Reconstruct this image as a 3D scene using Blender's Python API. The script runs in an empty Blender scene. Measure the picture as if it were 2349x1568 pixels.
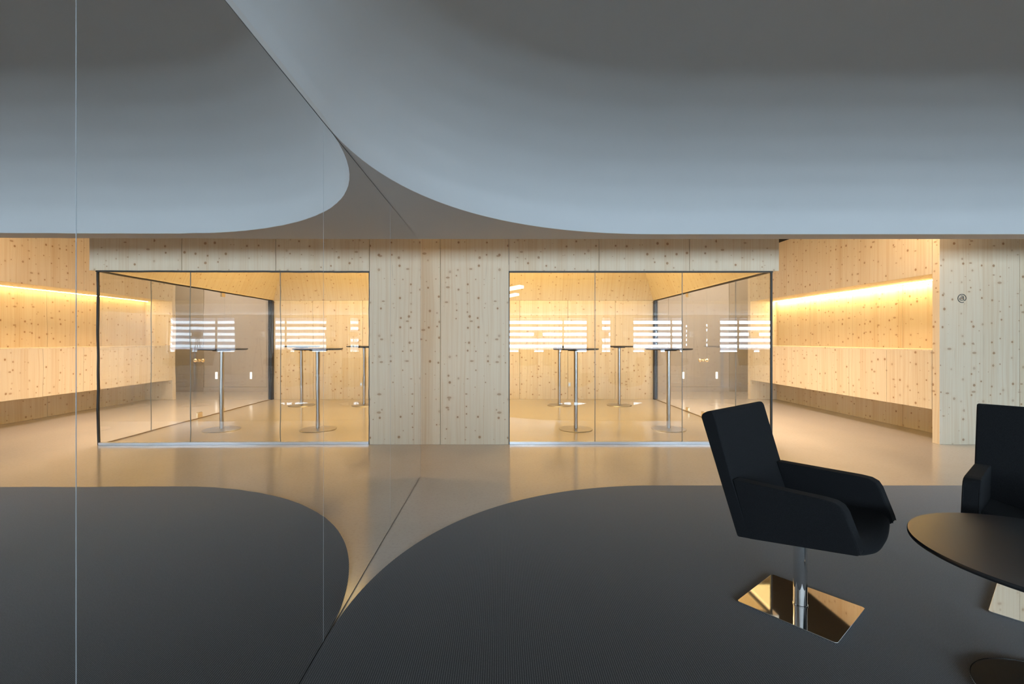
import bpy, bmesh, math, random
from mathutils import Vector, Matrix
random.seed(7)
C = bpy.context.scene.collection
scene = bpy.context.scene

# ------------------------------------------------------------------ camera
EYE = 1.25
cam_d = bpy.data.cameras.new('camera')
cam_d.sensor_width = 36.0
cam_d.lens = 36.0 * 1072.0 / 2349.0
cam_d.shift_x = 28.5 / 2349.0
cam_d.shift_y = -6.0 / 2349.0
cam_d.clip_start = 0.02
cam = bpy.data.objects.new('camera', cam_d)
cam.location = (0, 0, EYE)
cam.rotation_euler = (math.pi / 2, 0, 0)
C.objects.link(cam)
scene.camera = cam

# ------------------------------------------------------------------ key dimensions (metres; x right, y away from the camera)
MIR = -0.725          # mirror wall plane
WY = 5.56             # front timber wall / glass front
SOF = 2.145           # low ceiling
SOFY = 4.17           # far edge of the low ceiling
HI = 3.06             # corridor ceiling
GX = 3.25             # glass side wall
BY = 9.78             # rear wall of the glass room
HEAD = 2.064          # underside of the timber header
NX = 5.233            # plane of the niche wall
NB = 5.78             # back of the niche
RY = -6.0             # window wall behind the camera
RX = 10.9             # right end of the room
CRX, CRY, CRR = 1.32, 1.935, 2.045   # rounded end of carpet and dome
CRX2 = 6.6
WIN = [(-0.55, 3.27), (3.74, 4.14), (4.9, 6.78), (8.1, 10.5)]
WZ0, WZ1 = 0.74, 2.09

# ------------------------------------------------------------------ sky and light
w = bpy.data.worlds.new('sky'); scene.world = w; w.use_nodes = True
nt = w.node_tree; nt.nodes.clear()
geo = nt.nodes.new('ShaderNodeTexCoord'); sep = nt.nodes.new('ShaderNodeSeparateXYZ')
rmp = nt.nodes.new('ShaderNodeValToRGB'); bg = nt.nodes.new('ShaderNodeBackground'); wo = nt.nodes.new('ShaderNodeOutputWorld')
nt.links.new(geo.outputs['Generated'], sep.inputs[0]); nt.links.new(sep.outputs['Z'], rmp.inputs[0])
rmp.color_ramp.elements[0].position = 0.0; rmp.color_ramp.elements[0].color = (0.625, 0.79, 0.94, 1)
rmp.color_ramp.elements[1].position = 0.06; rmp.color_ramp.elements[1].color = (0.635, 0.825, 1.01, 1)
nt.links.new(rmp.outputs[0], bg.inputs['Color']); bg.inputs['Strength'].default_value = 67.0
nt.links.new(bg.outputs[0], wo.inputs[0])
w.cycles.sampling_method = 'AUTOMATIC'
for a, b in WIN:      # light portals in the window openings
    l = bpy.data.lights.new('window_portal', 'AREA'); l.shape = 'RECTANGLE'; l.size = b - a; l.size_y = WZ1 - WZ0
    l.cycles.is_portal = True
    o = bpy.data.objects.new('window_portal', l); o.location = ((a + b) / 2, RY - 0.02, (WZ0 + WZ1) / 2)
    o.rotation_euler = (math.pi / 2, 0, math.pi); o.rotation_euler = Vector((0, 1, 0)).to_track_quat('-Z', 'Z').to_euler(); C.objects.link(o)

WARM = (1.0, 0.72, 0.40)
def area(name, loc, direc, sx, sy, power, col=WARM):
    l = bpy.data.lights.new(name, 'AREA'); l.shape = 'RECTANGLE'; l.size = sx; l.size_y = sy; l.energy = power; l.color = col
    o = bpy.data.objects.new(name, l); o.location = loc
    o.rotation_euler = Vector(direc).to_track_quat('-Z', 'Y').to_euler(); C.objects.link(o); return o
area('glass_room_light', (0.4, 7.7, 3.50), (0, 0, -1), 3.4, 2.6, 168, (1.0, 0.68, 0.25))
area('corridor_light', (3.62, 7.6, 3.02), (0, 0, -1), 0.36, 3.6, 80, (1.0, 0.78, 0.60)).data.spread = math.radians(108)
area('wall_washer', (4.45, 5.5, 2.96), (0, 0, -1), 0.12, 1.3, 21, (1.0, 0.70, 0.42)).rotation_euler = (0.35, -0.75, 0)
area('front_warm_fill', (2.3, 4.55, 3.02), (0, 0, -1), 6.0, 0.1, 5, (1.0, 0.55, 0.22))  # added fill that warms the upper timber band; no known fitting there
area('passage_light', (-3.2, 4.8, 3.02), (0, 0, -1), 1.2, 0.3, 38, (1.0, 0.66, 0.36))
area('rear_corridor_light', (4.9, 10.5, 3.02), (0, 0, -1), 3.0, 0.3, 40, (1.0, 0.86, 0.70))

vs = scene.view_settings
vs.view_transform = 'Standard'; vs.look = 'None'; vs.gamma = 1.0; vs.use_curve_mapping = False
vs.exposure = 0.0
try:
    scene.cycles.max_bounces = 11; scene.cycles.glossy_bounces = 8; scene.cycles.transparent_max_bounces = 16
    scene.cycles.sample_clamp_indirect = 8.0
except Exception: pass

# ------------------------------------------------------------------ materials
M = {}
def principled(name, col, rough=0.5, metal=0.0, spec=0.5, **kw):
    m = bpy.data.materials.new(name); m.use_nodes = True
    b = m.node_tree.nodes['Principled BSDF']
    b.inputs['Base Color'].default_value = (*col, 1); b.inputs['Roughness'].default_value = rough
    b.inputs['Metallic'].default_value = metal; b.inputs['Specular IOR Level'].default_value = spec
    for k, v in kw.items(): b.inputs[k].default_value = v
    M[name] = m; return m, m.node_tree, b
class N:
    """tiny node helper"""
    def __init__(s, nt): s.t = nt
    def new(s, typ, **props):
        n = s.t.nodes.new(typ)
        for k, v in props.items(): setattr(n, k, v)
        return n
    def put(s, inp, v):
        if hasattr(v, 'is_linked') or isinstance(v, bpy.types.NodeSocket): s.t.links.new(v, inp)
        else: inp.default_value = v
    def math(s, op, a, b=0.0, c=0.0, clamp=False):
        n = s.new('ShaderNodeMath', operation=op, use_clamp=clamp)
        s.put(n.inputs[0], a); s.put(n.inputs[1], b); s.put(n.inputs[2], c); return n.outputs[0]
    def comb(s, x, y, z=0.0):
        n = s.new('ShaderNodeCombineXYZ'); s.put(n.inputs[0], x); s.put(n.inputs[1], y); s.put(n.inputs[2], z); return n.outputs[0]
    def noise(s, vec, scale=1.0, detail=2.0, rough=0.5, dim='3D'):
        n = s.new('ShaderNodeTexNoise', noise_dimensions=dim); s.put(n.inputs['Vector'], vec)
        n.inputs['Scale'].default_value = scale; n.inputs['Detail'].default_value = detail; n.inputs['Roughness'].default_value = rough
        return n.outputs['Fac']
    def smooth(s, v, a, b, lo=0.0, hi=1.0):
        n = s.new('ShaderNodeMapRange', interpolation_type='SMOOTHSTEP'); s.put(n.inputs[0], v)
        s.put(n.inputs[1], a); s.put(n.inputs[2], b); n.inputs[3].default_value = lo; n.inputs[4].default_value = hi; return n.outputs[0]
    def mix(s, f, a, b, blend='MIX'):
        n = s.new('ShaderNodeMix', data_type='RGBA', blend_type=blend); s.put(n.inputs[0], f)
        s.put(n.inputs[6], a if isinstance(a, bpy.types.NodeSocket) else (*a, 1)); s.put(n.inputs[7], b if isinstance(b, bpy.types.NodeSocket) else (*b, 1))
        return n.outputs[2]

def wood(name, pale, deep, knot, horiz=False, knots=1.0, lam=0.115):
    m, nt, b = principled(name, pale, 0.52, spec=0.35); n = N(nt)
    uvn = n.new('ShaderNodeUVMap'); sp = n.new('ShaderNodeSeparateXYZ'); nt.links.new(uvn.outputs[0], sp.inputs[0])
    u, v = sp.outputs[0], sp.outputs[1]
    if horiz: u, v = v, u
    li = n.math('FLOOR', n.math('DIVIDE', u, lam))
    wn = n.new('ShaderNodeTexWhiteNoise', noise_dimensions='1D'); nt.links.new(li, wn.inputs['W']); r = wn.outputs['Value']
    vv = n.math('ADD', v, n.math('MULTIPLY', r, 9.0))
    wav = n.noise(n.comb(n.math('MULTIPLY', u, 3.0), n.math('MULTIPLY', vv, 1.1)), 1.0, 1.0)
    uu = n.math('ADD', u, n.math('MULTIPLY', wav, 0.05))
    g1 = n.noise(n.comb(n.math('MULTIPLY', uu, 38.0), n.math('MULTIPLY', vv, 0.5)), 1.0, 4.0, 0.6)
    g2 = n.noise(n.comb(n.math('MULTIPLY', uu, 190.0), n.math('MULTIPLY', vv, 0.8)), 1.0, 2.0, 0.5)
    f = n.math('ADD', n.math('MULTIPLY', n.smooth(g1, 0.42, 0.75), 0.55), n.math('MULTIPLY', n.smooth(g2, 0.45, 0.8), 0.35))
    f = n.math('ADD', f, n.math('MULTIPLY', n.smooth(r, 0.5, 1.0), 0.28), clamp=True)
    col = n.mix(f, pale, deep)
    # dark resin streaks
    g3 = n.noise(n.comb(n.math('MULTIPLY', uu, 60.0), n.math('MULTIPLY', vv, 1.6)), 1.0, 1.0)
    col = n.mix(n.smooth(g3, 0.72, 0.80, 0.0, 0.35), col, tuple(c * 0.62 for c in deep))
    # board joints, some boards only
    fr = n.math('FRACT', n.math('DIVIDE', u, lam))
    j = n.math('MULTIPLY', n.smooth(fr, 0.0, 0.022, 1.0, 0.0), n.smooth(r, 0.35, 0.6))
    col = n.mix(n.math('MULTIPLY', j, 0.42), col, tuple(c * 0.5 for c in deep))
    # knots
    def knotmask(sc, sx, sy, lo, hi, off):
        vo = n.new('ShaderNodeTexVoronoi', voronoi_dimensions='2D'); vo.inputs['Scale'].default_value = sc
        nt.links.new(n.comb(n.math('MULTIPLY', u, sx), n.math('ADD', n.math('MULTIPLY', v, sy), off)), vo.inputs['Vector'])
        sc_ = n.new('ShaderNodeSeparateColor'); nt.links.new(vo.outputs['Color'], sc_.inputs[0])
        rad = n.new('ShaderNodeMapRange'); nt.links.new(sc_.outputs[0], rad.inputs[0])
        rad.inputs[1].default_value = 0; rad.inputs[2].default_value = 1; rad.inputs[3].default_value = lo; rad.inputs[4].default_value = hi
        ra = n.math('MAXIMUM', rad.outputs[0], 0.0)
        core = n.smooth(vo.outputs['Distance'], ra, n.math('MULTIPLY', ra, 0.55))
        gate = n.math('GREATER_THAN', ra, 0.012)
        halo = n.smooth(vo.outputs['Distance'], n.math('MULTIPLY', ra, 2.6), n.math('MULTIPLY', ra, 0.8))
        return n.math('MULTIPLY', core, gate), n.math('MULTIPLY', halo, gate), sc_.outputs[1]
    c1, h1, rr = knotmask(8.5, 1.0, 0.92, -0.05, 0.165 * knots, 0.0)
    c2, h2, _ = knotmask(4.2, 0.8, 1.5, -0.10, 0.11 * knots, 3.3)
    hal = n.math('MAXIMUM', h1, h2); cor = n.math('MAXIMUM', n.math('MULTIPLY', c1, n.smooth(rr, 0.0, 0.6, 0.45, 1.0)), n.math('MULTIPLY', c2, 0.75))
    col = n.mix(n.math('MULTIPLY', hal, 0.22), col, deep)
    col = n.mix(n.math('MULTIPLY', cor, 0.8), col, knot)
    nt.links.new(col, b.inputs['Base Color'])
    bp = n.new('ShaderNodeBump'); bp.inputs['Strength'].default_value = 0.06; bp.inputs['Distance'].default_value = 0.002
    nt.links.new(g2, bp.inputs['Height']); nt.links.new(bp.outputs[0], b.inputs['Normal'])
    return m
wood('spruce', (0.79, 0.70, 0.535), (0.67, 0.51, 0.315), (0.34, 0.17, 0.065))
wood('spruce_board', (0.79, 0.70, 0.535), (0.67, 0.51, 0.315), (0.34, 0.17, 0.065), knots=0.8, lam=0.2)

m, nt, b = principled('resin_floor', (0.50, 0.46, 0.41), 0.2, spec=0.5); n = N(nt)
tc = n.new('ShaderNodeTexCoord')
f = n.noise(tc.outputs['Object'], 0.9, 5.0, 0.6); f2 = n.noise(tc.outputs['Object'], 45.0, 3.0, 0.6)
col = n.mix(n.smooth(f, 0.3, 0.75), (0.50, 0.455, 0.415), (0.45, 0.41, 0.375)); col = n.mix(n.smooth(f2, 0.45, 0.8, 0, 0.25), col, (0.28, 0.25, 0.22))
nt.links.new(col, b.inputs['Base Color']); nt.links.new(n.smooth(f, 0.2, 0.8, 0.11, 0.19), b.inputs['Roughness'])
bp = n.new('ShaderNodeBump'); bp.inputs['Strength'].default_value = 0.03; bp.inputs['Distance'].default_value = 0.004
nt.links.new(n.noise(tc.outputs['Object'], 7.0, 2.0), bp.inputs['Height']); nt.links.new(bp.outputs[0], b.inputs['Normal'])

m, nt, b = principled('ribbed_carpet', (0.06, 0.06, 0.062), 0.95, spec=0.15); n = N(nt)
tc = n.new('ShaderNodeTexCoord'); sp = n.new('ShaderNodeSeparateXYZ'); nt.links.new(tc.outputs['Object'], sp.inputs[0])
rib = n.math('SINE', n.math('MULTIPLY', n.math('ADD', sp.outputs[0], n.math('MULTIPLY', n.noise(tc.outputs['Object'], 60.0, 1.0), 0.0015)), 2 * math.pi / 0.0086))
rib = n.math('ADD', n.math('MULTIPLY', rib, 0.5), 0.5)
grn = n.noise(n.comb(n.math('MULTIPLY', sp.outputs[0], 300.0), n.math('MULTIPLY', sp.outputs[1], 160.0)), 1.0, 2.0)
f = n.math('MULTIPLY', rib, n.smooth(grn, 0.3, 0.7, 0.55, 1.0))
col = n.mix(f, (0.016, 0.016, 0.017), (0.112, 0.109, 0.106))
fleck = n.noise(tc.outputs['Object'], 90.0, 1.0)
col = n.mix(n.smooth(fleck, 0.84, 0.88, 0.0, 0.6), col, (0.45, 0.45, 0.45))
nt.links.new(col, b.inputs['Base Color'])
b.inputs['Sheen Weight'].default_value = 0.45; b.inputs['Sheen Roughness'].default_value = 0.35

m, nt, b = principled('ceiling_plaster', (0.56, 0.55, 0.53), 0.8, spec=0.2); n = N(nt)
tc = n.new('ShaderNodeTexCoord'); f = n.noise(tc.outputs['Object'], 0.8, 3.0)
nt.links.new(n.mix(f, (0.50, 0.485, 0.465), (0.53, 0.515, 0.495)), b.inputs['Base Color'])
m, nt, b = principled('dome_plaster', (0.62, 0.63, 0.63), 0.7, spec=0.25); n = N(nt)
tc = n.new('ShaderNodeTexCoord'); f = n.noise(tc.outputs['Object'], 1.1, 4.0)
nt.links.new(n.mix(f, (0.49, 0.50, 0.50), (0.53, 0.54, 0.54)), b.inputs['Base Color'])
principled('dark_ceiling', (0.022, 0.022, 0.022), 0.85, spec=0.1)
principled('wall_plaster', (0.62, 0.60, 0.57), 0.8, spec=0.2)
principled('grey_panel', (0.50, 0.44, 0.39), 0.45, spec=0.4)
principled('brown_panel', (0.36, 0.305, 0.25), 0.5, spec=0.4)
m, nt, b = principled('mirror', (0.90, 0.885, 0.87), 0.0, 1.0); n = N(nt)
tc = n.new('ShaderNodeTexCoord'); bp = n.new('ShaderNodeBump'); bp.inputs['Strength'].default_value = 0.012; bp.inputs['Distance'].default_value = 0.01
nt.links.new(n.noise(tc.outputs['Object'], 5.0, 2.0), bp.inputs['Height']); nt.links.new(bp.outputs[0], b.inputs['Normal'])
principled('mirror_edge', (0.30, 0.32, 0.33), 0.4)
principled('dark_metal', (0.035, 0.034, 0.033), 0.4, 0.6)
principled('aluminium', (0.62, 0.65, 0.68), 0.28, 1.0)
m, nt, b = principled('brushed_steel', (0.50, 0.48, 0.455), 0.3, 1.0)
principled('chrome', (0.86, 0.86, 0.86), 0.03, 1.0)
principled('brass', (0.90, 0.76, 0.52), 0.14, 1.0)
principled('bronze', (0.30, 0.23, 0.15), 0.4, 0.5)
principled('black_matt', (0.004, 0.004, 0.0045), 0.55, spec=0.15)
principled('black_laminate', (0.014, 0.014, 0.015), 0.32, spec=0.5)
principled('dark_top', (0.02, 0.015, 0.012), 0.45, spec=0.3)
m, nt, b = principled('black_fabric', (0.012, 0.0125, 0.014), 0.9, spec=0.15); n = N(nt)
tc = n.new('ShaderNodeTexCoord'); f = n.noise(tc.outputs['Object'], 420.0, 2.0, 0.6)
nt.links.new(n.mix(n.smooth(f, 0.3, 0.75), (0.006, 0.0064, 0.007), (0.015, 0.0156, 0.0172)), b.inputs['Base Color'])
b.inputs['Sheen Weight'].default_value = 0.02; b.inputs['Sheen Roughness'].default_value = 0.5
bp = n.new('ShaderNodeBump'); bp.inputs['Strength'].default_value = 0.15; bp.inputs['Distance'].default_value = 0.001
nt.links.new(f, bp.inputs['Height']); nt.links.new(bp.outputs[0], b.inputs['Normal'])
principled('piping', (0.008, 0.008, 0.009), 0.8, spec=0.2)
principled('white_paint', (0.80, 0.79, 0.77), 0.5)
principled('sign_grey', (0.09, 0.09, 0.075), 0.6)
principled('lamp_fabric', (0.85, 0.80, 0.76), 0.9)
principled('fin', (0.085, 0.08, 0.10), 0.6)
principled('sealant', (0.20, 0.21, 0.20), 0.4)
def emis(name, col, st):
    m = bpy.data.materials.new(name); m.use_nodes = True; t = m.node_tree; t.nodes.clear()
    e = t.nodes.new('ShaderNodeEmission'); e.inputs[0].default_value = (*col, 1); e.inputs[1].default_value = st
    o = t.nodes.new('ShaderNodeOutputMaterial'); t.links.new(e.outputs[0], o.inputs[0]); M[name] = m
emis('led_warm', (1.0, 0.70, 0.28), 72.0)
emis('lamp_white', (1.0, 0.93, 0.82), 3.0)
emis('pendant_white', (1.0, 0.84, 0.58), 2.4)
def glass(name, tint, gain):
    m = bpy.data.materials.new(name); m.use_nodes = True; t = m.node_tree; t.nodes.clear(); n = N(t)
    fr = n.new('ShaderNodeFresnel'); ge = n.new('ShaderNodeNewGeometry')
    t.links.new(n.math('SUBTRACT', 1.5, n.math('MULTIPLY', ge.outputs['Backfacing'], 1.5 - 1 / 1.5)), fr.inputs['IOR'])   # same IOR on both faces of the pane
    tr = n.new('ShaderNodeBsdfTransparent'); tr.inputs[0].default_value = (*tint, 1)
    gl = n.new('ShaderNodeBsdfGlossy'); gl.inputs['Roughness'].default_value = 0.0; gl.inputs['Color'].default_value = (1, 1, 1, 1)
    mx = n.new('ShaderNodeMixShader'); t.links.new(n.math('MULTIPLY', fr.outputs[0], gain, clamp=True), mx.inputs[0])
    t.links.new(tr.outputs[0], mx.inputs[1]); t.links.new(gl.outputs[0], mx.inputs[2])
    o = n.new('ShaderNodeOutputMaterial'); t.links.new(mx.outputs[0], o.inputs[0]); M[name] = m
glass('clear_glass', (0.985, 0.99, 0.985), 1.0)

# ------------------------------------------------------------------ mesh helpers
def uvbox(me):
    uv = me.uv_layers.new(name='UVMap')
    for p in me.polygons:
        nx, ny, nz = (abs(c) for c in p.normal)
        for li in p.loop_indices:
            x, y, z = me.vertices[me.loops[li].vertex_index].co
            uv.data[li].uv = (y, z) if nx >= ny and nx >= nz else ((x, z) if ny >= nz else (x, y))
def link(name, me, mat, parent=None, smooth=False):
    if mat: me.materials.append(M[mat])
    if smooth:
        for p in me.polygons: p.use_smooth = True
    o = bpy.data.objects.new(name, me); C.objects.link(o)
    if parent: o.parent = parent
    return o
def from_bm(name, bm, mat, parent=None, smooth=False, uv=True, angle=None):
    bmesh.ops.recalc_face_normals(bm, faces=bm.faces[:])
    me = bpy.data.meshes.new(name); bm.to_mesh(me); bm.free()
    if uv: uvbox(me)
    o = link(name, me, mat, parent, smooth or angle is not None)
    if angle is not None:
        try: me.set_sharp_from_angle(angle=math.radians(angle))
        except Exception: pass
    return o
def bm_box(bm, x0, x1, y0, y1, z0, z1, bev=0.0, seg=2):
    r = bmesh.ops.create_cube(bm, size=1.0)
    for v in r['verts']: v.co = Vector(((x0 + x1) / 2 + v.co.x * (x1 - x0), (y0 + y1) / 2 + v.co.y * (y1 - y0), (z0 + z1) / 2 + v.co.z * (z1 - z0)))
    if bev:
        es = list({e for v in r['verts'] for e in v.link_edges})
        bmesh.ops.bevel(bm, geom=es, offset=bev, segments=seg, profile=0.5, affect='EDGES')
def box(name, x0, x1, y0, y1, z0, z1, mat, parent=None, bev=0.0, seg=1):
    bm = bmesh.new(); bm_box(bm, x0, x1, y0, y1, z0, z1, bev, seg)
    return from_bm(name, bm, mat, parent)
def lathe(name, prof, mat, parent=None, seg=48, loc=(0, 0, 0), axis='Z', angle=35):
    bm = bmesh.new(); rings = []
    for r, z in prof:
        if r < 1e-6: rings.append([bm.verts.new((0, 0, z))])
        else: rings.append([bm.verts.new((r * math.cos(2 * math.pi * k / seg), r * math.sin(2 * math.pi * k / seg), z)) for k in range(seg)])
    for a, b_ in zip(rings, rings[1:]):
        for k in range(seg):
            k2 = (k + 1) % seg
            q = [a[k % len(a)], a[k2 % len(a)], b_[k2 % len(b_)], b_[k % len(b_)]]
            q = [v for i, v in enumerate(q) if v not in q[:i]]
            if len(q) > 2:
                try: bm.faces.new(q)
                except ValueError: pass
    if axis == 'X':
        for v in bm.verts: v.co = Vector((v.co.z, v.co.y, -v.co.x))
    for v in bm.verts: v.co += Vector(loc)
    return from_bm(name, bm, mat, parent, angle=angle, uv=False)
def tube(name, pts, rad, mat, parent=None, seg=8, closed=False):
    cu = bpy.data.curves.new(name, 'CURVE'); cu.dimensions = '3D'; s = cu.splines.new('POLY'); s.points.add(len(pts) - 1)
    for p, q in zip(s.points, pts): p.co = (*q, 1)
    s.use_cyclic_u = closed; cu.bevel_depth = rad; cu.bevel_resolution = 2; cu.use_fill_caps = True
    tmp = bpy.data.objects.new('tmp', cu); C.objects.link(tmp)
    dg = bpy.context.evaluated_depsgraph_get(); me = bpy.data.meshes.new_from_object(tmp.evaluated_get(dg))
    bpy.data.objects.remove(tmp); bpy.data.curves.remove(cu); me.materials.clear()
    return link(name, me, mat, parent, True)
def weighted(o):
    md = o.modifiers.new('weighted_normals', 'WEIGHTED_NORMAL'); md.keep_sharp = True; md.weight = 80; return o
def prism(name, poly, y0, y1, mat, parent=None, bev=0.0, seg=3, angle=40):
    """polygon in (x, z) extruded along y with rounded edges"""
    bm = bmesh.new()
    a = [bm.verts.new((x, y0, z)) for x, z in poly]; b_ = [bm.verts.new((x, y1, z)) for x, z in poly]
    bm.faces.new(a); bm.faces.new(b_[::-1]); k = len(poly)
    for i in range(k): bm.faces.new((a[i], b_[i], b_[(i + 1) % k], a[(i + 1) % k]))
    bmesh.ops.recalc_face_normals(bm, faces=bm.faces[:])
    if bev: bmesh.ops.bevel(bm, geom=bm.edges[:], offset=bev, segments=seg, profile=0.5, affect='EDGES', clamp_overlap=True)
    return weighted(from_bm(name, bm, mat, parent, smooth=True, uv=False))
def empty(name, loc=(0, 0, 0), rz=0.0):
    o = bpy.data.objects.new(name, None); o.location = loc; o.rotation_euler = (0, 0, rz); C.objects.link(o); return o
def part(o, par): o.parent = par; o.matrix_parent_inverse = Matrix.Translation(-Vector(par.location)); return o
def thing(o, label, cat, group=None):
    o['label'] = label; o['category'] = cat
    if group: o['group'] = group
    return o
def struct(o, label=None):
    o['kind'] = 'structure'
    if label: o['label'] = label
    return o
def copy_tree(o, parent=None):
    c = o.copy(); C.objects.link(c); c.parent = parent
    for ch in list(o.children): copy_tree(ch, c)
    return c

# ------------------------------------------------------------------ floor, ceilings
struct(box('floor', -4.2, RX, RY - 0.2, 11.3, -0.12, 0.0, 'resin_floor'), 'polished beige-grey resin floor')
def stadium(x0, x1, cy, r, n=48, flat_left=False):
    p = []
    for k in range(n + 1):
        a = math.pi / 2 + math.pi * k / n; p.append((x0 + r * math.cos(a), cy + r * math.sin(a)))
    for k in range(n + 1):
        a = -math.pi / 2 + math.pi * k / n; p.append((x1 + r * math.cos(a), cy + r * math.sin(a)))
    return p
# carpet: rounded at the far corner, straight along the mirror
out = []
for k in range(65):
    a = math.pi / 2 + (math.pi / 2) * k / 64; out.append((CRX + (CRR - 0.003) * math.cos(a), CRY + CRR * math.sin(a)))
out += [(MIR + 0.003, -0.6), (RX - 1.2, -0.6), (RX - 1.2, CRY + CRR)]
bm = bmesh.new()
vv = [bm.verts.new((x, y, 0.007)) for x, y in out]; fc = bm.faces.new(vv)
r = bmesh.ops.extrude_face_region(bm, geom=[fc])
for v in r['geom']:
    if isinstance(v, bmesh.types.BMVert): v.co.z = 0.0005
carpet = thing(from_bm('carpet', bm, 'ribbed_carpet'), 'dark grey ribbed carpet with a rounded corner beside the mirror wall', 'carpet')

DX0, DX1, DY0, DY1 = CRX - CRR, CRX2 + CRR, -0.62, CRY + CRR
def rrect(ins):
    # rounded rectangle: wide far corners, tight near corners; the same point count for every inset
    p = []; x0_, x1_, y0_, y1_ = DX0 + ins, DX1 - ins, DY0 + ins, DY1 - ins
    for (cx_, cy_, r0, a0) in ((x0_, y1_, CRR, 90), (x0_, y0_, 0.5, 180), (x1_, y0_, 0.5, 270), (x1_, y1_, CRR, 0)):
        r_ = max(r0 - ins, 0.0005); sx = 1 if cx_ == x0_ else -1; sy = 1 if cy_ == y0_ else -1
        for k in range(33):
            a = math.radians(a0 + 90 * k / 32); p.append((cx_ + sx * r_ + r_ * math.cos(a), cy_ + sy * r_ + r_ * math.sin(a)))
    return p
hole = rrect(0.0)
bm = bmesh.new()
def loop(pts, z):
    vs_ = [bm.verts.new((x, y, z)) for x, y in pts]; return [bm.edges.new((vs_[i], vs_[(i + 1) % len(vs_)])) for i in range(len(vs_))]
outer = [(MIR - 0.007, RY), (RX, RY), (RX, SOFY), (MIR - 0.007, SOFY)]
hl = [(max(x, MIR + 0.001), y) for x, y in hole]
es = loop(outer, SOF) + loop(hl, SOF)
bmesh.ops.triangle_fill(bm, edges=es, use_beauty=True)
r = bmesh.ops.extrude_face_region(bm, geom=bm.faces[:])
for v in r['geom']:
    if isinstance(v, bmesh.types.BMVert): v.co.z = SOF + 0.03
struct(from_bm('ceiling', bm, 'ceiling_plaster'), 'low grey plaster ceiling with a rounded opening')
# dome: smooth shell rising from the opening
HD = 1.12; bm = bmesh.new(); rows = []; nr = 28
for i in range(nr + 1):
    t = (math.pi / 2) * i / nr; zz = SOF + 0.004 + HD * math.sin(t)
    rows.append([bm.verts.new((x, y, zz)) for x, y in rrect(CRR * (1 - math.cos(t)))])
for a, b_ in zip(rows, rows[1:]):
    k = len(a)
    for i in range(k): bm.faces.new((a[i], a[(i + 1) % k], b_[(i + 1) % k], b_[i]))
bm.faces.new(rows[-1])
struct(from_bm('ceiling_dome', bm, 'dome_plaster', smooth=True, uv=False), 'smooth pale vaulted ceiling dome above the carpet')
struct(box('ceiling_fascia', MIR - 0.1, RX, SOFY - 0.05, SOFY, SOF + 0.002, HI, 'ceiling_plaster'))
bm = bmesh.new()
for b4 in ((-4.2, RX, SOFY - 0.05, WY + 0.06), (3.25, RX, WY + 0.06, BY + 0.06), (-4.2, RX, BY + 0.06, 11.3), (-4.2, -2.65, WY + 0.06, BY + 0.06)): bm_box(bm, *b4, HI, HI + 0.1)
struct(from_bm('ceiling_corridor', bm, 'dark_ceiling'), 'raised black corridor ceiling around the glass room')

# ------------------------------------------------------------------ mirror wall on the left
wl = struct(empty('wall_left', (MIR, 0, 0)), 'mirror-clad wall running along the carpet')
MB = [0.0045, 0.0015, 0.0, 0.0046, 0.0]
joints = [4.247, 3.096, 1.924, 0.795, -0.35, -1.5]
box('backing', -0.10, -0.008, RY, 4.247, 0, SOF + 0.03, 'wall_plaster', wl)
for i, (a, b_) in enumerate(zip(joints, joints[1:])):
    # each pane bows by a millimetre or two, as hung mirrors do
    ks = [(0.0030, 0.0022), (0.0026, -0.0004), (-0.0012, -0.0070), (-0.0068, -0.0068), (-0.004, 0.0)][i]; nb = 24
    bm = bmesh.new(); fr_, bk_ = [], []; xo = MB[i]
    for q in range(nb + 1):
        yy = a - 0.0006 - (a - b_ - 0.0012) * q / nb; dY = (a - b_) * q / nb
        gx_ = xo - (ks[0] * dY + (ks[1] - ks[0]) * dY * dY / (2 * (a - b_)))
        for arr, ox in ((fr_, 0.0), (bk_, -0.006)): arr.append((bm.verts.new((gx_ + ox, yy, 0.007)), bm.verts.new((gx_ + ox, yy, SOF - 0.004))))
    for q in range(nb):
        for arr in (fr_, bk_): bm.faces.new((arr[q][0], arr[q + 1][0], arr[q + 1][1], arr[q][1]))
        for z_ in (0, 1): bm.faces.new((fr_[q][z_], fr_[q + 1][z_], bk_[q + 1][z_], bk_[q][z_]))
    for q in (0, nb): bm.faces.new((fr_[q][0], fr_[q][1], bk_[q][1], bk_[q][0]))
    from_bm('mirror_panel', bm, 'mirror', wl, angle=30, uv=False)
    box('panel_edge', -0.006, MB[i] + 0.0004, a - 0.0005, a + 0.0005, 0.007, SOF - 0.004, 'mirror_edge', wl)
box('base_shadow_line', -0.0075, -0.0005, -1.5, 4.247, 0.0005, 0.0065, 'dark_metal', wl); box('top_dark_strip', -0.0075, -0.0005, -1.5, 4.247, SOF - 0.0038, SOF + 0.001, 'dark_metal', wl)  # base strip draws the shadow line at the mirror foot as dark solid
box('plaster_facing', -0.008, 0.0, RY, -1.5, 0, SOF - 0.004, 'wall_plaster', wl)

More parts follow.
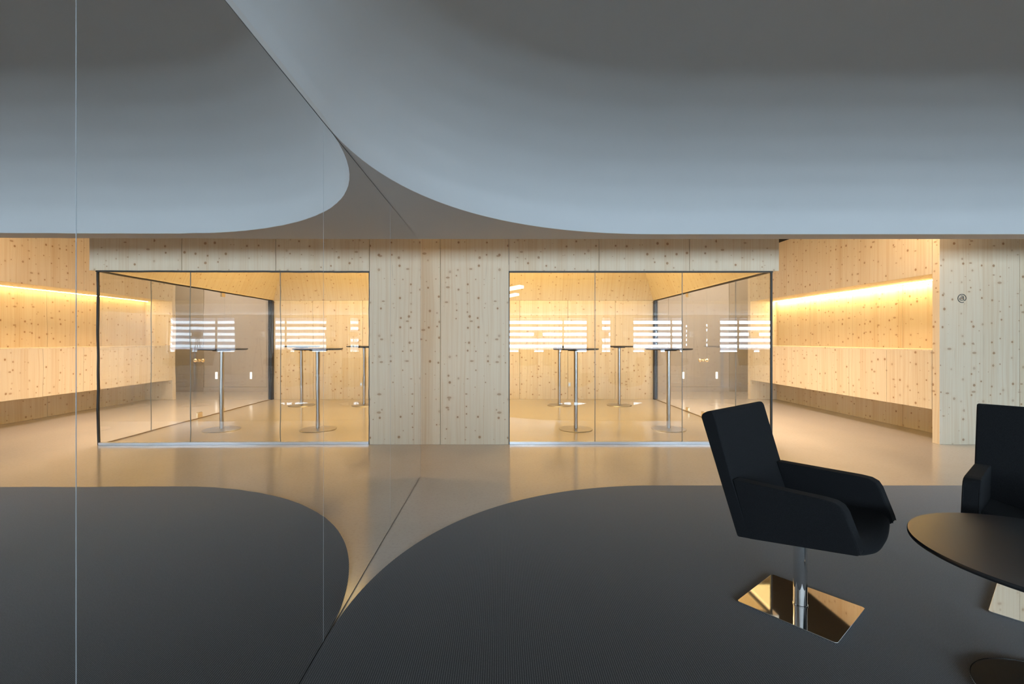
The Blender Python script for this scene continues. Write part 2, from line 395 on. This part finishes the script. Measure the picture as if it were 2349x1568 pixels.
# ------------------------------------------------------------------ front timber wall with glazed room
wf = struct(empty('wall_front', (0, WY, 0)), 'front wall of knotty spruce panels')
def panel(name, par, x0, x1, y0, y1, z0, z1, mat='spruce'):
    # built in world metres so grain and knots run on; parent sits at the wall
    bm = bmesh.new(); bm_box(bm, x0, x1, y0, y1, z0, z1, 0.0025, 1)
    o = from_bm(name, bm, mat, None)
    o.parent = par; o.matrix_parent_inverse = Matrix.Translation(-Vector(par.location)); return o
G = 0.0022
for a, b_ in [(-3.2, -2.05), (-2.05, -0.705), (-0.705, 0.11)]: panel('wood_panel', wf, a + G, b_ - G, WY, WY + 0.12, 0.0, HI)
for a, b_ in [(0.11, 1.183), (1.183, 2.261), (2.261, 3.327)]: panel('header_panel', wf, a + G, b_ - G, WY, WY + 0.12, HEAD, HI)
for a, b_ in [(NX, 6.19), (6.19, 7.3), (7.3, 8.5), (8.5, 9.7), (9.7, RX)]: panel('wood_panel', wf, a + G, b_ - G, WY, WY + 0.095, 0.0, HI)
for bx_ in ((-3.2, 0.10, 0.0), (0.10, 3.2, HEAD + 0.002)): part(box('backing', bx_[0], bx_[1], WY + (0.121 if bx_[0] < 5 else 0.096), WY + 0.124, bx_[2], HI, 'dark_metal'), wf)
panel('header_return', wf, 3.21, 3.322, WY + 0.125, BY + 0.1, HEAD, HI)

wb = struct(empty('wall_back', (0, BY, 0)), 'knotty spruce rear wall inside the glass room')
xs = [-2.6, -1.6, -0.6, 0.42, 1.43, 2.42, GX - 0.03]
for a, b_ in zip(xs, xs[1:]): panel('wood_panel', wb, a + G, b_ - G, BY, BY + 0.1, 0.0, HEAD - 0.002)
panel('header_panel', wb, -2.7, GX - 0.045, BY + 0.005, BY + 0.1, HEAD + 0.001, HI)
wi = struct(empty('wall_room_side', (-2.6, 7.7, 0)), 'spruce side wall of the glass room')
for a, b_ in [(WY + 0.13, 7.0), (7.0, 8.4), (8.4, BY)]: panel('wood_panel', wi, -2.7, -2.6, a + G, b_ - G, 0.0, HEAD - 0.002)
# lantern: four steep spruce slopes above the room
lant = struct(empty('ceiling_lantern', (0.3, 7.7, HEAD)), 'steep spruce lantern ceiling of the glass room')
x0, x1, y0, y1 = -2.6, GX - 0.035, WY + 0.125, BY; run, rise = 0.64, 1.47
def slope(p0, p1, q1, q0):
    me = bpy.data.meshes.new('slope_board')
    P = [Vector(p) for p in (p0, p1, q1, q0)]
    nrm = (P[1] - P[0]).cross(P[3] - P[0]).normalized() * 0.04
    P2 = [p - nrm for p in P]; vsx = P + P2
    me.from_pydata([tuple(v) for v in vsx], [], [(0, 1, 2, 3), (7, 6, 5, 4), (0, 4, 5, 1), (1, 5, 6, 2), (2, 6, 7, 3), (3, 7, 4, 0)])
    uv = me.uv_layers.new(name='UVMap'); d = (P[1] - P[0]).normalized(); e = Vector((0, 0, 1))
    for li in me.loops:
        c = Vector(me.vertices[li.vertex_index].co); uv.data[li.index].uv = (c.dot(d) + 17.3, c.dot(e) * 1.09 + 4.1)
    o = link('slope_board', me, 'spruce_board', lant); o.matrix_parent_inverse = Matrix.Translation(-Vector(lant.location)); return o
za, zb = HEAD + 0.001, HEAD + rise
def strip(A, B, QA, QB, n):
    A, B, QA, QB = map(Vector, (A, B, QA, QB))
    for i in range(n):
        slope(A.lerp(B, i / n), A.lerp(B, (i + 1) / n), QA.lerp(QB, (i + 1) / n), QA.lerp(QB, i / n))
c00, c10, c11, c01 = (x0, y0, za), (x1, y0, za), (x1, y1, za), (x0, y1, za)
d00, d10, d11, d01 = (x0 + run, y0 + run, zb), (x1 - run, y0 + run, zb), (x1 - run, y1 - run, zb), (x0 + run, y1 - run, zb)
strip(c01, c11, d01, d11, 3); strip(c11, c10, d11, d10, 3); strip(c10, c00, d10, d00, 3); strip(c00, c01, d00, d01, 3)
o = box('lantern_top', x0 + run - 0.05, x1 - run + 0.05, y0 + run - 0.05, y1 - run + 0.05, zb, zb + 0.05, 'white_paint', lant)
o.matrix_parent_inverse = Matrix.Translation(-Vector(lant.location))

# ------------------------------------------------------------------ glass walls
gf = struct(empty('window_1', (0.11, WY, 0)), 'frameless glass front of the room')
gj = [0.118, 1.141, 2.183, GX]
def pane(name, par, pts):
    me = bpy.data.meshes.new(name); me.from_pydata(pts, [], [(0, 1, 2, 3)]); return part(link(name, me, 'clear_glass'), par)
GY = WY + 0.03
for a, b_ in zip(gj, gj[1:]):
    part(box('glass_pane', a + 0.002, b_ - 0.002, GY - 0.005, GY + 0.005, 0.03, HEAD - 0.012, 'clear_glass'), gf)
for x in gj[1:3]: part(box('glass_joint', x - 0.0035, x + 0.0035, GY - 0.004, GY + 0.004, 0.03, HEAD - 0.012, 'sealant'), gf)
part(box('corner_post', GX - 0.012, GX + 0.008, GY - 0.012, GY + 0.008, 0.0, HEAD, 'dark_metal'), gf)
part(box('edge_channel', 0.108, 0.120, GY - 0.02, GY + 0.02, 0.0, HEAD, 'dark_metal'), gf)
part(box('base_rail', 0.12, GX - 0.013, GY - 0.025, GY + 0.025, 0.001, 0.03, 'aluminium'), gf)
part(box('top_channel', 0.12, GX + 0.008, GY - 0.022, GY + 0.022, HEAD - 0.016, HEAD - 0.001, 'dark_metal'), gf)
gs = struct(empty('window_2', (GX, WY, 0)), 'frameless glass side wall of the room beside the corridor')
sj = [GY + 0.012, 6.43, 7.32, 8.12, BY - 0.09]
for i, (a, b_) in enumerate(zip(sj, sj[1:])):
    if i == 2: continue
    part(box('glass_pane', GX - 0.008, GX + 0.002, a + 0.002, b_ - 0.002, 0.012, HEAD - 0.012, 'clear_glass'), gs)
part(box('glass_joint', GX - 0.007, GX + 0.001, sj[1] - 0.003, sj[1] + 0.003, 0.012, HEAD - 0.012, 'sealant'), gs)
part(box('top_channel', GX - 0.02, GX + 0.014, GY + 0.01, BY, HEAD - 0.016, HEAD - 0.001, 'dark_metal'), gs)
part(box('floor_channel', GX - 0.012, GX + 0.006, GY + 0.012, BY, 0.0005, 0.012, 'bronze'), gs)
for dx in (-0.03, 0.012): part(box('end_post', GX + dx - 0.014, GX + dx + 0.014, BY - 0.09, BY - 0.005, 0.0, HEAD - 0.016, 'dark_metal'), gs)
part(box('end_post_filler', GX - 0.016, GX - 0.002, BY - 0.07, BY - 0.02, 0.0, HEAD - 0.016, 'aluminium'), gs)
gd = struct(empty('door_1', (GX, 8.12, 0)), 'frameless glass door with a brass knob')
leaf = part(box('full_panel', GX - 0.008, GX + 0.002, 7.324, 8.116, 0.014, HEAD - 0.018, 'clear_glass'), gd)
KP = [(0.0, -0.075), (0.014, -0.074), (0.025, -0.066), (0.029, -0.052), (0.024, -0.037), (0.013, -0.028), (0.010, -0.016), (0.012, -0.010), (0.024, -0.008), (0.024, -0.001), (0.0, 0.0)]
for sgn in (-1, 1):
    k = lathe('door_knob', [(r_, z_ * 1.0) for r_, z_ in KP], 'brass', None, 24, axis='X')
    if sgn > 0: k.data.transform(Matrix.Scale(-1, 4, (1, 0, 0))); k.data.flip_normals()
    k.data.transform(Matrix.Translation((GX - 0.008 if sgn < 0 else GX + 0.002, 7.44, 0.917))); part(k, gd)
for nm, ya, yb, z0_, z1_ in [('hinge', 8.02, 8.118, 0.0145, 0.075), ('hinge', 8.02, 8.118, HEAD - 0.085, HEAD - 0.018), ('lock', 7.39, 7.50, 0.0145, 0.095)]:
    part(box(nm, GX - 0.018, GX + 0.012, ya, yb, z0_, z1_, 'brass', None, 0.002), gd)

# ------------------------------------------------------------------ niche wall on the right of the corridor
wr = struct(empty('wall_right', (NX, 7.7, 0)), 'spruce niche wall along the corridor')
panel('post_panel', wr, NX, NB + 0.1, 9.755, 9.85, 0.0, HI)
YJ = [5.6575, 6.32, 7.0, 7.695, 8.37, 9.05, 9.752]
ZU = 2.04; ZC0, ZC1 = 0.405, 1.108
for a, b_ in [(5.6575, 7.695), (7.695, 9.752)]:
    panel('upper_panel', wr, NX, NB + 0.1, a + 0.001, b_ - 0.001, ZU, HI)
for a, b_ in [(5.6575, 6.7), (6.7, 7.65), (7.65, 8.7), (8.7, 9.752)]:
    panel('back_panel', wr, NB, NB + 0.1, a + G, b_ - G, 0.0, ZU - 0.001)
for i, (a, b_) in enumerate(zip(YJ, YJ[1:])):
    c = empty('wall_cabinet', (NX, (a + b_) / 2, ZC0))
    which = ['beside the panel with the at sign', 'second from the panel with the at sign', 'third from the panel with the at sign',
             'third from the far end post of the niche', 'second from the far end post of the niche', 'beside the far end post of the niche'][i]
    thing(c, 'floating spruce cabinet in the corridor niche, ' + which, 'cabinet', 'floating cabinets in the corridor niche')
    part(box('body', NX + 0.021, NB - 0.001, a + 0.001, b_ - 0.001, ZC0, ZC1, 'spruce_board'), c)
    part(box('door', NX, NX + 0.02, a + 0.002, b_ - 0.002, ZC0, ZC1, 'spruce', None, 0.001), c)
wt = box('worktop', NX, NB - 0.001, 5.658, 9.751, ZC1 + 0.0005, ZC1 + 0.018, 'spruce_board', None, 0.001)
thing(wt, 'long pale spruce worktop running over the floating cabinets', 'worktop')
led = empty('led_strip', (NB - 0.04, 7.7, ZU - 0.02))
thing(led, 'glowing warm light strip under the upper panel of the corridor niche', 'light strip')
part(box('diffuser', NB - 0.075, NB - 0.045, 5.68, 9.73, ZU - 0.012, ZU - 0.006, 'led_warm'), led)
part(box('profile', NB - 0.08, NB - 0.04, 5.67, 9.74, ZU - 0.0055, ZU - 0.001, 'aluminium'), led)

# unseen luminaire bodies added where the area lights hang; they emit nothing
def luminaire(x, y, sx, sy, z, label, grp='slim ceiling lights'):
    e = empty('ceiling_light', (x, y, z)); thing(e, label, 'light', grp)
    for nm, b6 in (('housing', (-sx / 2 - .03, sx / 2 + .03, -sy / 2 - .03, sy / 2 + .03, -0.012, -0.001)),): box(nm, *b6, 'white_paint', e)
    for b4 in ((-sx / 2 - .03, -sx / 2, -sy / 2 - .03, sy / 2 + .03), (sx / 2, sx / 2 + .03, -sy / 2 - .03, sy / 2 + .03), (-sx / 2, sx / 2, -sy / 2 - .03, -sy / 2), (-sx / 2, sx / 2, sy / 2, sy / 2 + .03)): box('bezel', *b4, -0.03, -0.0125, 'white_paint', e)
    box('diffuser', -sx / 2, sx / 2, -sy / 2, sy / 2, -0.018, -0.0125, 'white_paint', e)
luminaire(3.62, 7.6, 0.36, 3.6, HI, 'long slim ceiling light over the corridor beside the glass wall')
luminaire(4.45, 5.5, 0.12, 1.3, HI, 'short ceiling wall washer at the mouth of the corridor')
luminaire(2.3, 4.55, 6.0, 0.1, HI, 'long narrow fill light added in front of the timber wall')
luminaire(-3.2, 4.8, 1.2, 0.3, HI, 'ceiling light in the passage behind the mirror wall')
luminaire(4.9, 10.5, 3.0, 0.3, HI, 'long ceiling light in front of the grey panel wall')
luminaire(0.4, 7.7, 3.4, 2.6, zb, 'large light panel at the top of the spruce lantern')

# @ sign on the timber panel
def at_sign():
    k = 5.56 / 1072 / 15.68
    cx_, cz_ = (2149.9 + 888 / 15.68 - 1146) / 1072 * WY, EYE + (778 - (640 + 690 / 15.68)) / 1072 * WY
    pts = []
    for i in range(49):
        a = math.radians(-65 - (360 - 65) * i / 48)
        pts.append((888 + 147 * math.cos(a), 690 - 147 * math.sin(a)))
    pts += [(1020, 735), (1000, 765), (975, 768), (950, 745), (942, 715), (940, 660), (932, 622), (905, 606), (835, 606)]
    p2 = [(925, 668), (850, 668), (818, 685), (808, 712), (818, 740), (850, 755), (925, 755)]
    e = empty('at_sign', (cx_, WY, cz_)); thing(e, 'dark grey at sign lettering on the spruce panel beside the niche', 'sign')
    for nm, pp in (('ring_stroke', pts), ('bowl_stroke', p2)):
        bm = bmesh.new(); hw = 13.5; L = []; R_ = []
        for i, p in enumerate(pp):
            p = Vector(p); d = (Vector(pp[min(i + 1, len(pp) - 1)]) - Vector(pp[max(i - 1, 0)])).normalized(); q = Vector((-d.y, d.x)) * hw
            for arr, s in ((L, 1), (R_, -1)):
                v = p + q * s; arr.append((bm.verts.new(((v.x - 888) * k, -0.0025, -(v.y - 690) * k)), bm.verts.new(((v.x - 888) * k, -0.0002, -(v.y - 690) * k))))
        for i in range(len(pp) - 1):
            bm.faces.new((L[i][0], L[i + 1][0], R_[i + 1][0], R_[i][0])); bm.faces.new((L[i][1], L[i + 1][1], L[i + 1][0], L[i][0])); bm.faces.new((R_[i][0], R_[i + 1][0], R_[i + 1][1], R_[i][1]))
        from_bm(nm, bm, 'sign_grey', e, uv=False)
at_sign()

# ------------------------------------------------------------------ far grey wall, passage, outer walls
wg = struct(empty('wall_far', (4, 11.2, 0)), 'smooth grey-beige panel wall at the end of the corridor')
gx = [2.6, 3.6, 4.05, 5.5]
for a, b_ in zip(gx, gx[1:]): panel('grey_panel', wg, a + 0.003, b_ - 0.003, 11.2, 11.25, 0.115, HI, 'grey_panel')
struct(box('baseboard_far', 2.6, 5.5, 11.193, 11.25, 0.0, 0.11, 'grey_panel'))
dr = struct(empty('dark_panel', (6.1, 11.2, 0)), 'dark brown panel beside the grey panel wall')
part(box('full_panel', 5.505, 6.6, 11.2, 11.25, 0.001, HI, 'brown_panel'), dr)  # full-height panel, darker and browner than its neighbours
struct(box('wall_far_backing', -4.2, RX, 11.251, 11.3, 0.0, HI, 'dark_metal'))
panel('grey_panel', wg, 6.61, RX, 11.2, 11.25, 0.0, HI, 'grey_panel')
panel('grey_panel', wg, -4.2, 2.595, 11.2, 11.25, 0.0, HI, 'grey_panel')
for i, x in enumerate((4.4, 5.2)):
    s = empty('step_light', (x, 11.198, 0.40))
    thing(s, 'small glowing recessed step light low on the grey wall, ' + ('nearer the glass room' if i == 0 else 'nearer the dark panel'), 'light', 'step lights on the grey wall')
    part(box('lens', x - 0.022, x + 0.022, 11.186, 11.192, 0.31, 0.47, 'lamp_white'), s)
    part(box('bezel', x - 0.028, x + 0.028, 11.1925, 11.199, 0.304, 0.476, 'aluminium'), s)
struct(box('wall_passage', -4.2, -4.1, 3.9, 11.2, 0, HI, 'spruce')); struct(box('wall_passage_near', -4.2, MIR - 0.101, 3.9, SOFY - 0.001, 0, HI + 0.1, 'wall_plaster'))
struct(box('wall_end', RX, RX + 0.1, RY, 11.3, 0, HI, 'wall_plaster'))

# window wall behind the camera
rw = struct(empty('wall_rear', (5, RY, 0)), 'plaster window wall on the daylight side')
edges = [MIR - 0.1] + [e for ab in WIN for e in ab] + [RX]
for a, b_ in zip(edges[0::2], edges[1::2]): part(box('pier', a, b_, RY - 0.2, RY, WZ0, WZ1, 'wall_plaster'), rw)
part(box('parapet', MIR - 0.1, RX, RY - 0.2, RY, 0, WZ0, 'wall_plaster'), rw)
part(box('lintel', MIR - 0.1, RX, RY - 0.2, RY, WZ1, HI, 'wall_plaster'), rw)
for i, (a, b_) in enumerate(WIN):
    wn_ = struct(empty('window_%d' % (i + 3), (a, RY - 0.1, WZ0)), 'daylight window with exterior louvres')
    y0_, y1_ = RY - 0.13, RY - 0.08
    for nm, bb in (('frame', (a, b_, WZ0, WZ0 + 0.05)), ('frame', (a, b_, WZ1 - 0.05, WZ1)), ('frame', (a, a + 0.05, WZ0 + 0.05, WZ1 - 0.05)), ('frame', (b_ - 0.05, b_, WZ0 + 0.05, WZ1 - 0.05)), ('transom', (a + 0.05, b_ - 0.05, 1.74, 1.775))):
        part(box(nm, bb[0], bb[1], y0_, y1_, bb[2], bb[3], 'dark_metal'), wn_)
    for x in {0: [2.35], 1: [], 2: [6.35], 3: [8.82]}[i]: part(box('mullion', x - 0.03, x + 0.03, y0_ + 0.003, y1_ - 0.003, WZ0 + 0.05, WZ1 - 0.05, 'dark_metal'), wn_)
    for k in range(6):
        z = WZ0 + 0.14 + 0.225 * k
        bm = bmesh.new(); bm_box(bm, a - 0.2, b_ + 0.2, -0.08, 0.08, -0.008, 0.008)
        bmesh.ops.rotate(bm, verts=bm.verts[:], cent=(0, 0, 0), matrix=Matrix.Rotation(math.radians(42), 3, 'X'))
        bmesh.ops.translate(bm, verts=bm.verts[:], vec=(0, RY - 0.55, z))
        part(from_bm('louvre', bm, 'fin'), wn_)

# ------------------------------------------------------------------ bar tables in the glass room
bt = empty('bar_table')
lathe('base_disc', [(0, 0.0), (0.228, 0.0), (0.23, 0.004), (0.226, 0.010), (0.06, 0.016), (0.04, 0.019), (0, 0.019)], 'brushed_steel', bt, 64)
lathe('column', [(0, 0.019), (0.028, 0.019), (0.028, 1.09), (0, 1.09)], 'brushed_steel', bt, 32)
lathe('table_top', [(0, 1.1005), (0.12, 1.1005), (0.30, 1.104), (0.313, 1.110), (0.3155, 1.114), (0.3155, 1.122), (0.312, 1.1245), (0, 1.1245)], 'dark_top', bt, 64)
lathe('mounting_plate', [(0, 1.09), (0.11, 1.09), (0.11, 1.1), (0, 1.1)], 'dark_metal', bt, 32)
spots = [((1.06, 6.5), 'by the glass front, away from the door'), ((2.35, 6.5), 'by the glass front corner'),
         ((1.134, 8.87), 'by the rear wall, away from the door'), ((2.27, 8.87), 'by the rear wall near the door')]
for i, ((x, y), tx) in enumerate(spots):
    o = bt if i == 0 else copy_tree(bt)
    o.location = (x, y, 0.0005); thing(o, 'round bar table on steel column ' + tx, 'table', 'bar tables in the glass room')

# pendant in the glass room
pd = empty('pendant_lamp', (0.0, 7.7, 2.08))
thing(pd, 'white folded-blade pendant lamp hanging in the glass room', 'lamp')
def blade(name, pts, th, mat):
    bm = bmesh.new(); a = [bm.verts.new(p) for p in pts]; f_ = bm.faces.new(a); r_ = bmesh.ops.extrude_face_region(bm, geom=[f_])
    for v in r_['geom']:
        if isinstance(v, bmesh.types.BMVert): v.co.z -= th
    return from_bm(name, bm, mat, pd, uv=False)
blade('blade', [(0.40, 0.0, 0.055), (0.32, -0.16, 0.05), (-0.5, -0.42, -0.15), (-0.5, 0.05, -0.02)], 0.045, 'pendant_white')
blade('blade', [(0.33, 0.15, -0.06), (0.26, 0.02, -0.06), (-0.5, -0.2, -0.26), (-0.5, 0.2, -0.16)], 0.035, 'pendant_white')
blade('blade', [(-0.45, 0.1, 0.06), (-0.38, -0.3, 0.05), (-1.1, -0.3, -0.1), (-1.2, 0.2, -0.06)], 0.045, 'pendant_white')
tube('stem', [(-0.1, -0.1, 0.0), (0.62, 0.1, 1.42)], 0.05, 'pendant_white', pd)
tube('stem', [(-0.25, 0.0, 0.0), (0.38, 0.3, 1.42)], 0.03, 'white_paint', pd)
# socket on the rear wall
so = empty('wall_socket', (1.46, BY - 0.001, 0.31)); thing(so, 'small white power socket low on the rear wall of the glass room', 'socket')
box('plate', -0.028, 0.028, -0.009, 0.0, -0.05, 0.05, 'white_paint', so, 0.003); box('insert', -0.018, 0.018, -0.0115, -0.0095, -0.02, 0.02, 'aluminium', so, 0.001)

# ------------------------------------------------------------------ armchair (local x = forward, y = sideways)
def make_chair():
    t = empty('swivel_armchair')
    # base plate with rounded corners
    bm = bmesh.new(); bm_box(bm, -0.2, 0.2, -0.2, 0.2, 0.0, 0.008)
    ve = [e for e in bm.edges if abs(e.verts[0].co.z - e.verts[1].co.z) > 0.004]
    bmesh.ops.bevel(bm, geom=ve, offset=0.014, segments=5, profile=0.5, affect='EDGES')
    he = [e for e in bm.edges if e.verts[0].co.z > 0.007 and e.verts[1].co.z > 0.007]
    bmesh.ops.bevel(bm, geom=he, offset=0.0012, segments=2, profile=0.5, affect='EDGES')
    from_bm('base_plate', bm, 'chrome', t, uv=False)
    col = lathe('column', [(0, 0.0085), (0.0285, 0.0085), (0.0285, 0.36), (0, 0.36)], 'chrome', t, 40)
    lathe('collar', [(0.0287, 0.0085), (0.031, 0.0085), (0.031, 0.012), (0.0287, 0.0135)], 'chrome', col, 40)
    box('seat_mount', -0.09, 0.11, -0.09, 0.09, 0.345, 0.362, 'dark_metal', t, 0.003)
    W = 0.281; TH = 0.062
    # backrest slab
    bk = prism('backrest', [(-0.163, 0.343), (-0.335, 0.868), (-0.329, 0.884), (-0.300, 0.900), (-0.278, 0.902), (-0.268, 0.888), (-0.185, 0.598), (-0.100, 0.352)], -W, W, 'black_fabric', t, 0.010, 3)
    for s in (-1, 1):
        prof = [(-0.112, 0.350), (0.286, 0.414), (0.293, 0.424), (0.288, 0.445), (0.246, 0.566), (0.232, 0.588), (0.208, 0.599), (0.17, 0.602), (-0.184, 0.600)]
        y0_, y1_ = (W - TH, W - 0.0005) if s > 0 else (-W + 0.0005, -W + TH)
        ar = prism('armrest', prof, y0_, y1_, 'black_fabric', t, 0.008, 3)
        for yy in (y0_ + 0.004, y1_ - 0.004):
            tube('piping', [(p[0] * 1.0, yy, p[1] - 0.0035) for p in prof[2:]], 0.0022, 'piping', ar)
        yy = s * (W - 0.0045)
        tube('piping', [(-0.190, yy, 0.60), (-0.2705, yy, 0.885)], 0.0022, 'piping', bk)
    # seat: sling shaped cushion with rounded front lip
    ns, nt_ = 26, 18; prof = []
    for i in range(ns + 1):
        a = i / ns
        prof.append(a)
    def ring(y):
        q = (y / (W - TH)) ** 2
        dz = 0.030 * q - 0.012; fx = 0.022 * (1 - q)
        pts = [(-0.14, 0.425 + dz), (-0.03, 0.428 + dz), (0.10, 0.436 + dz), (0.19, 0.444 + dz), (0.235 + fx * .7, 0.445 + dz), (0.262 + fx, 0.437 + dz), (0.280 + fx, 0.418 + dz), (0.283 + fx, 0.400 + dz * 1.1),
               (0.275 + fx, 0.383 + dz * 1.3), (0.255 + fx * .8, 0.370 + dz * 1.5), (0.21 + fx * .4, 0.362 + dz * 1.5), (0.08, 0.352 + dz), (-0.14, 0.345 + dz * .5)]
        return pts
    bm = bmesh.new(); rings = []
    for j in range(nt_ + 1):
        y = (W - TH - 0.001) * (-1 + 2 * j / nt_); rings.append([bm.verts.new((px, y, pz)) for px, pz in ring(y)])
    k = len(rings[0])
    for a, b_ in zip(rings, rings[1:]):
        for i in range(k): bm.faces.new((a[i], a[(i + 1) % k], b_[(i + 1) % k], b_[i]))
    bm.faces.new(rings[0]); bm.faces.new(rings[-1][::-1])
    from_bm('seat', bm, 'black_fabric', t, uv=False, angle=55)
    return t
ch = make_chair()
F1 = Vector((0.628, -0.778)); F2 = Vector((-0.776, -0.63))
ch.location = (1.403, 2.18, 0.0075); ch.rotation_euler.z = math.atan2(F1.y, F1.x)
thing(ch, 'black fabric swivel armchair on a chrome plate, seen from its open front and side', 'chair')
c2 = copy_tree(ch); c2.location = (2.505, 2.098, 0.0075); c2.rotation_euler.z = math.atan2(F2.y, F2.x)
thing(c2, 'black fabric swivel armchair behind the round black coffee table', 'chair')

# coffee table
TX, TY = 1.918, 1.576
ct = empty('coffee_table', (TX, TY, 0.0075)); thing(ct, 'round black coffee table on a chrome-rimmed disc foot', 'table')
lathe('table_top', [(0, 0.490), (0.404, 0.490), (0.409, 0.493), (0.4105, 0.497), (0.4105, 0.504), (0.4085, 0.5075), (0, 0.5075)], 'black_laminate', ct, 128)
lathe('column', [(0, 0.012), (0.03, 0.012), (0.03, 0.48), (0, 0.48)], 'chrome', ct, 40)
lathe('mounting_plate', [(0, 0.48), (0.12, 0.48), (0.12, 0.4895), (0, 0.4895)], 'dark_metal', ct, 40)
lathe('base_disc', [(0, 0.0), (0.233, 0.0), (0.2335, 0.0095), (0.0, 0.0095)], 'black_matt', ct, 128)
lathe('rim', [(0.2337, 0.0), (0.2355, 0.001), (0.2355, 0.0085), (0.2345, 0.0105), (0.2325, 0.0105), (0.2325, 0.0097)], 'chrome', ct, 128)

# ------------------------------------------------------------------ chairs and lamps by the windows (seen reflected in the glass)
for i, (x, rz) in enumerate([(0.97, 1.45), (1.78, 1.7), (2.45, 1.5), (5.3, 1.75), (6.1, 1.4), (8.6, 1.6), (9.4, 1.5)]):
    o = copy_tree(ch); o.location = (x, -4.9, 0.0005); o.rotation_euler.z = rz
    thing(o, 'black swivel armchair with its back to the windows', 'chair', 'armchairs along the window wall')
lp = empty('floor_lamp')
lathe('lamp_shade', [(0.17, 1.33), (0.165, 1.53), (0.160, 1.53), (0.165, 1.33), (0.17, 1.33)], 'lamp_fabric', lp, 40)
for k in range(3):
    a = k * 2.094 + 0.4
    tube('leg', [(0.03 * math.cos(a), 0.03 * math.sin(a), 1.36), (0.22 * math.cos(a), 0.22 * math.sin(a), 0.008)], 0.008, 'dark_metal', lp)
lathe('leg_hub', [(0, 1.34), (0.045, 1.34), (0.045, 1.38), (0, 1.38)], 'dark_metal', lp, 24)
lathe('bulb', [(0, 1.3805), (0.02, 1.3805), (0.035, 1.43), (0.02, 1.465), (0, 1.47)], 'lamp_white', lp, 20)
for i, x in enumerate((1.37, 3.7, 4.55, 6.9, 9.0)):
    o = lp if i == 0 else copy_tree(lp)
    o.location = (x, -5.35, 0.0005); o.rotation_euler.z = 0.7 * i
    thing(o, 'floor lamp with a white drum shade on thin tripod legs by the windows', 'lamp', 'floor lamps along the window wall')
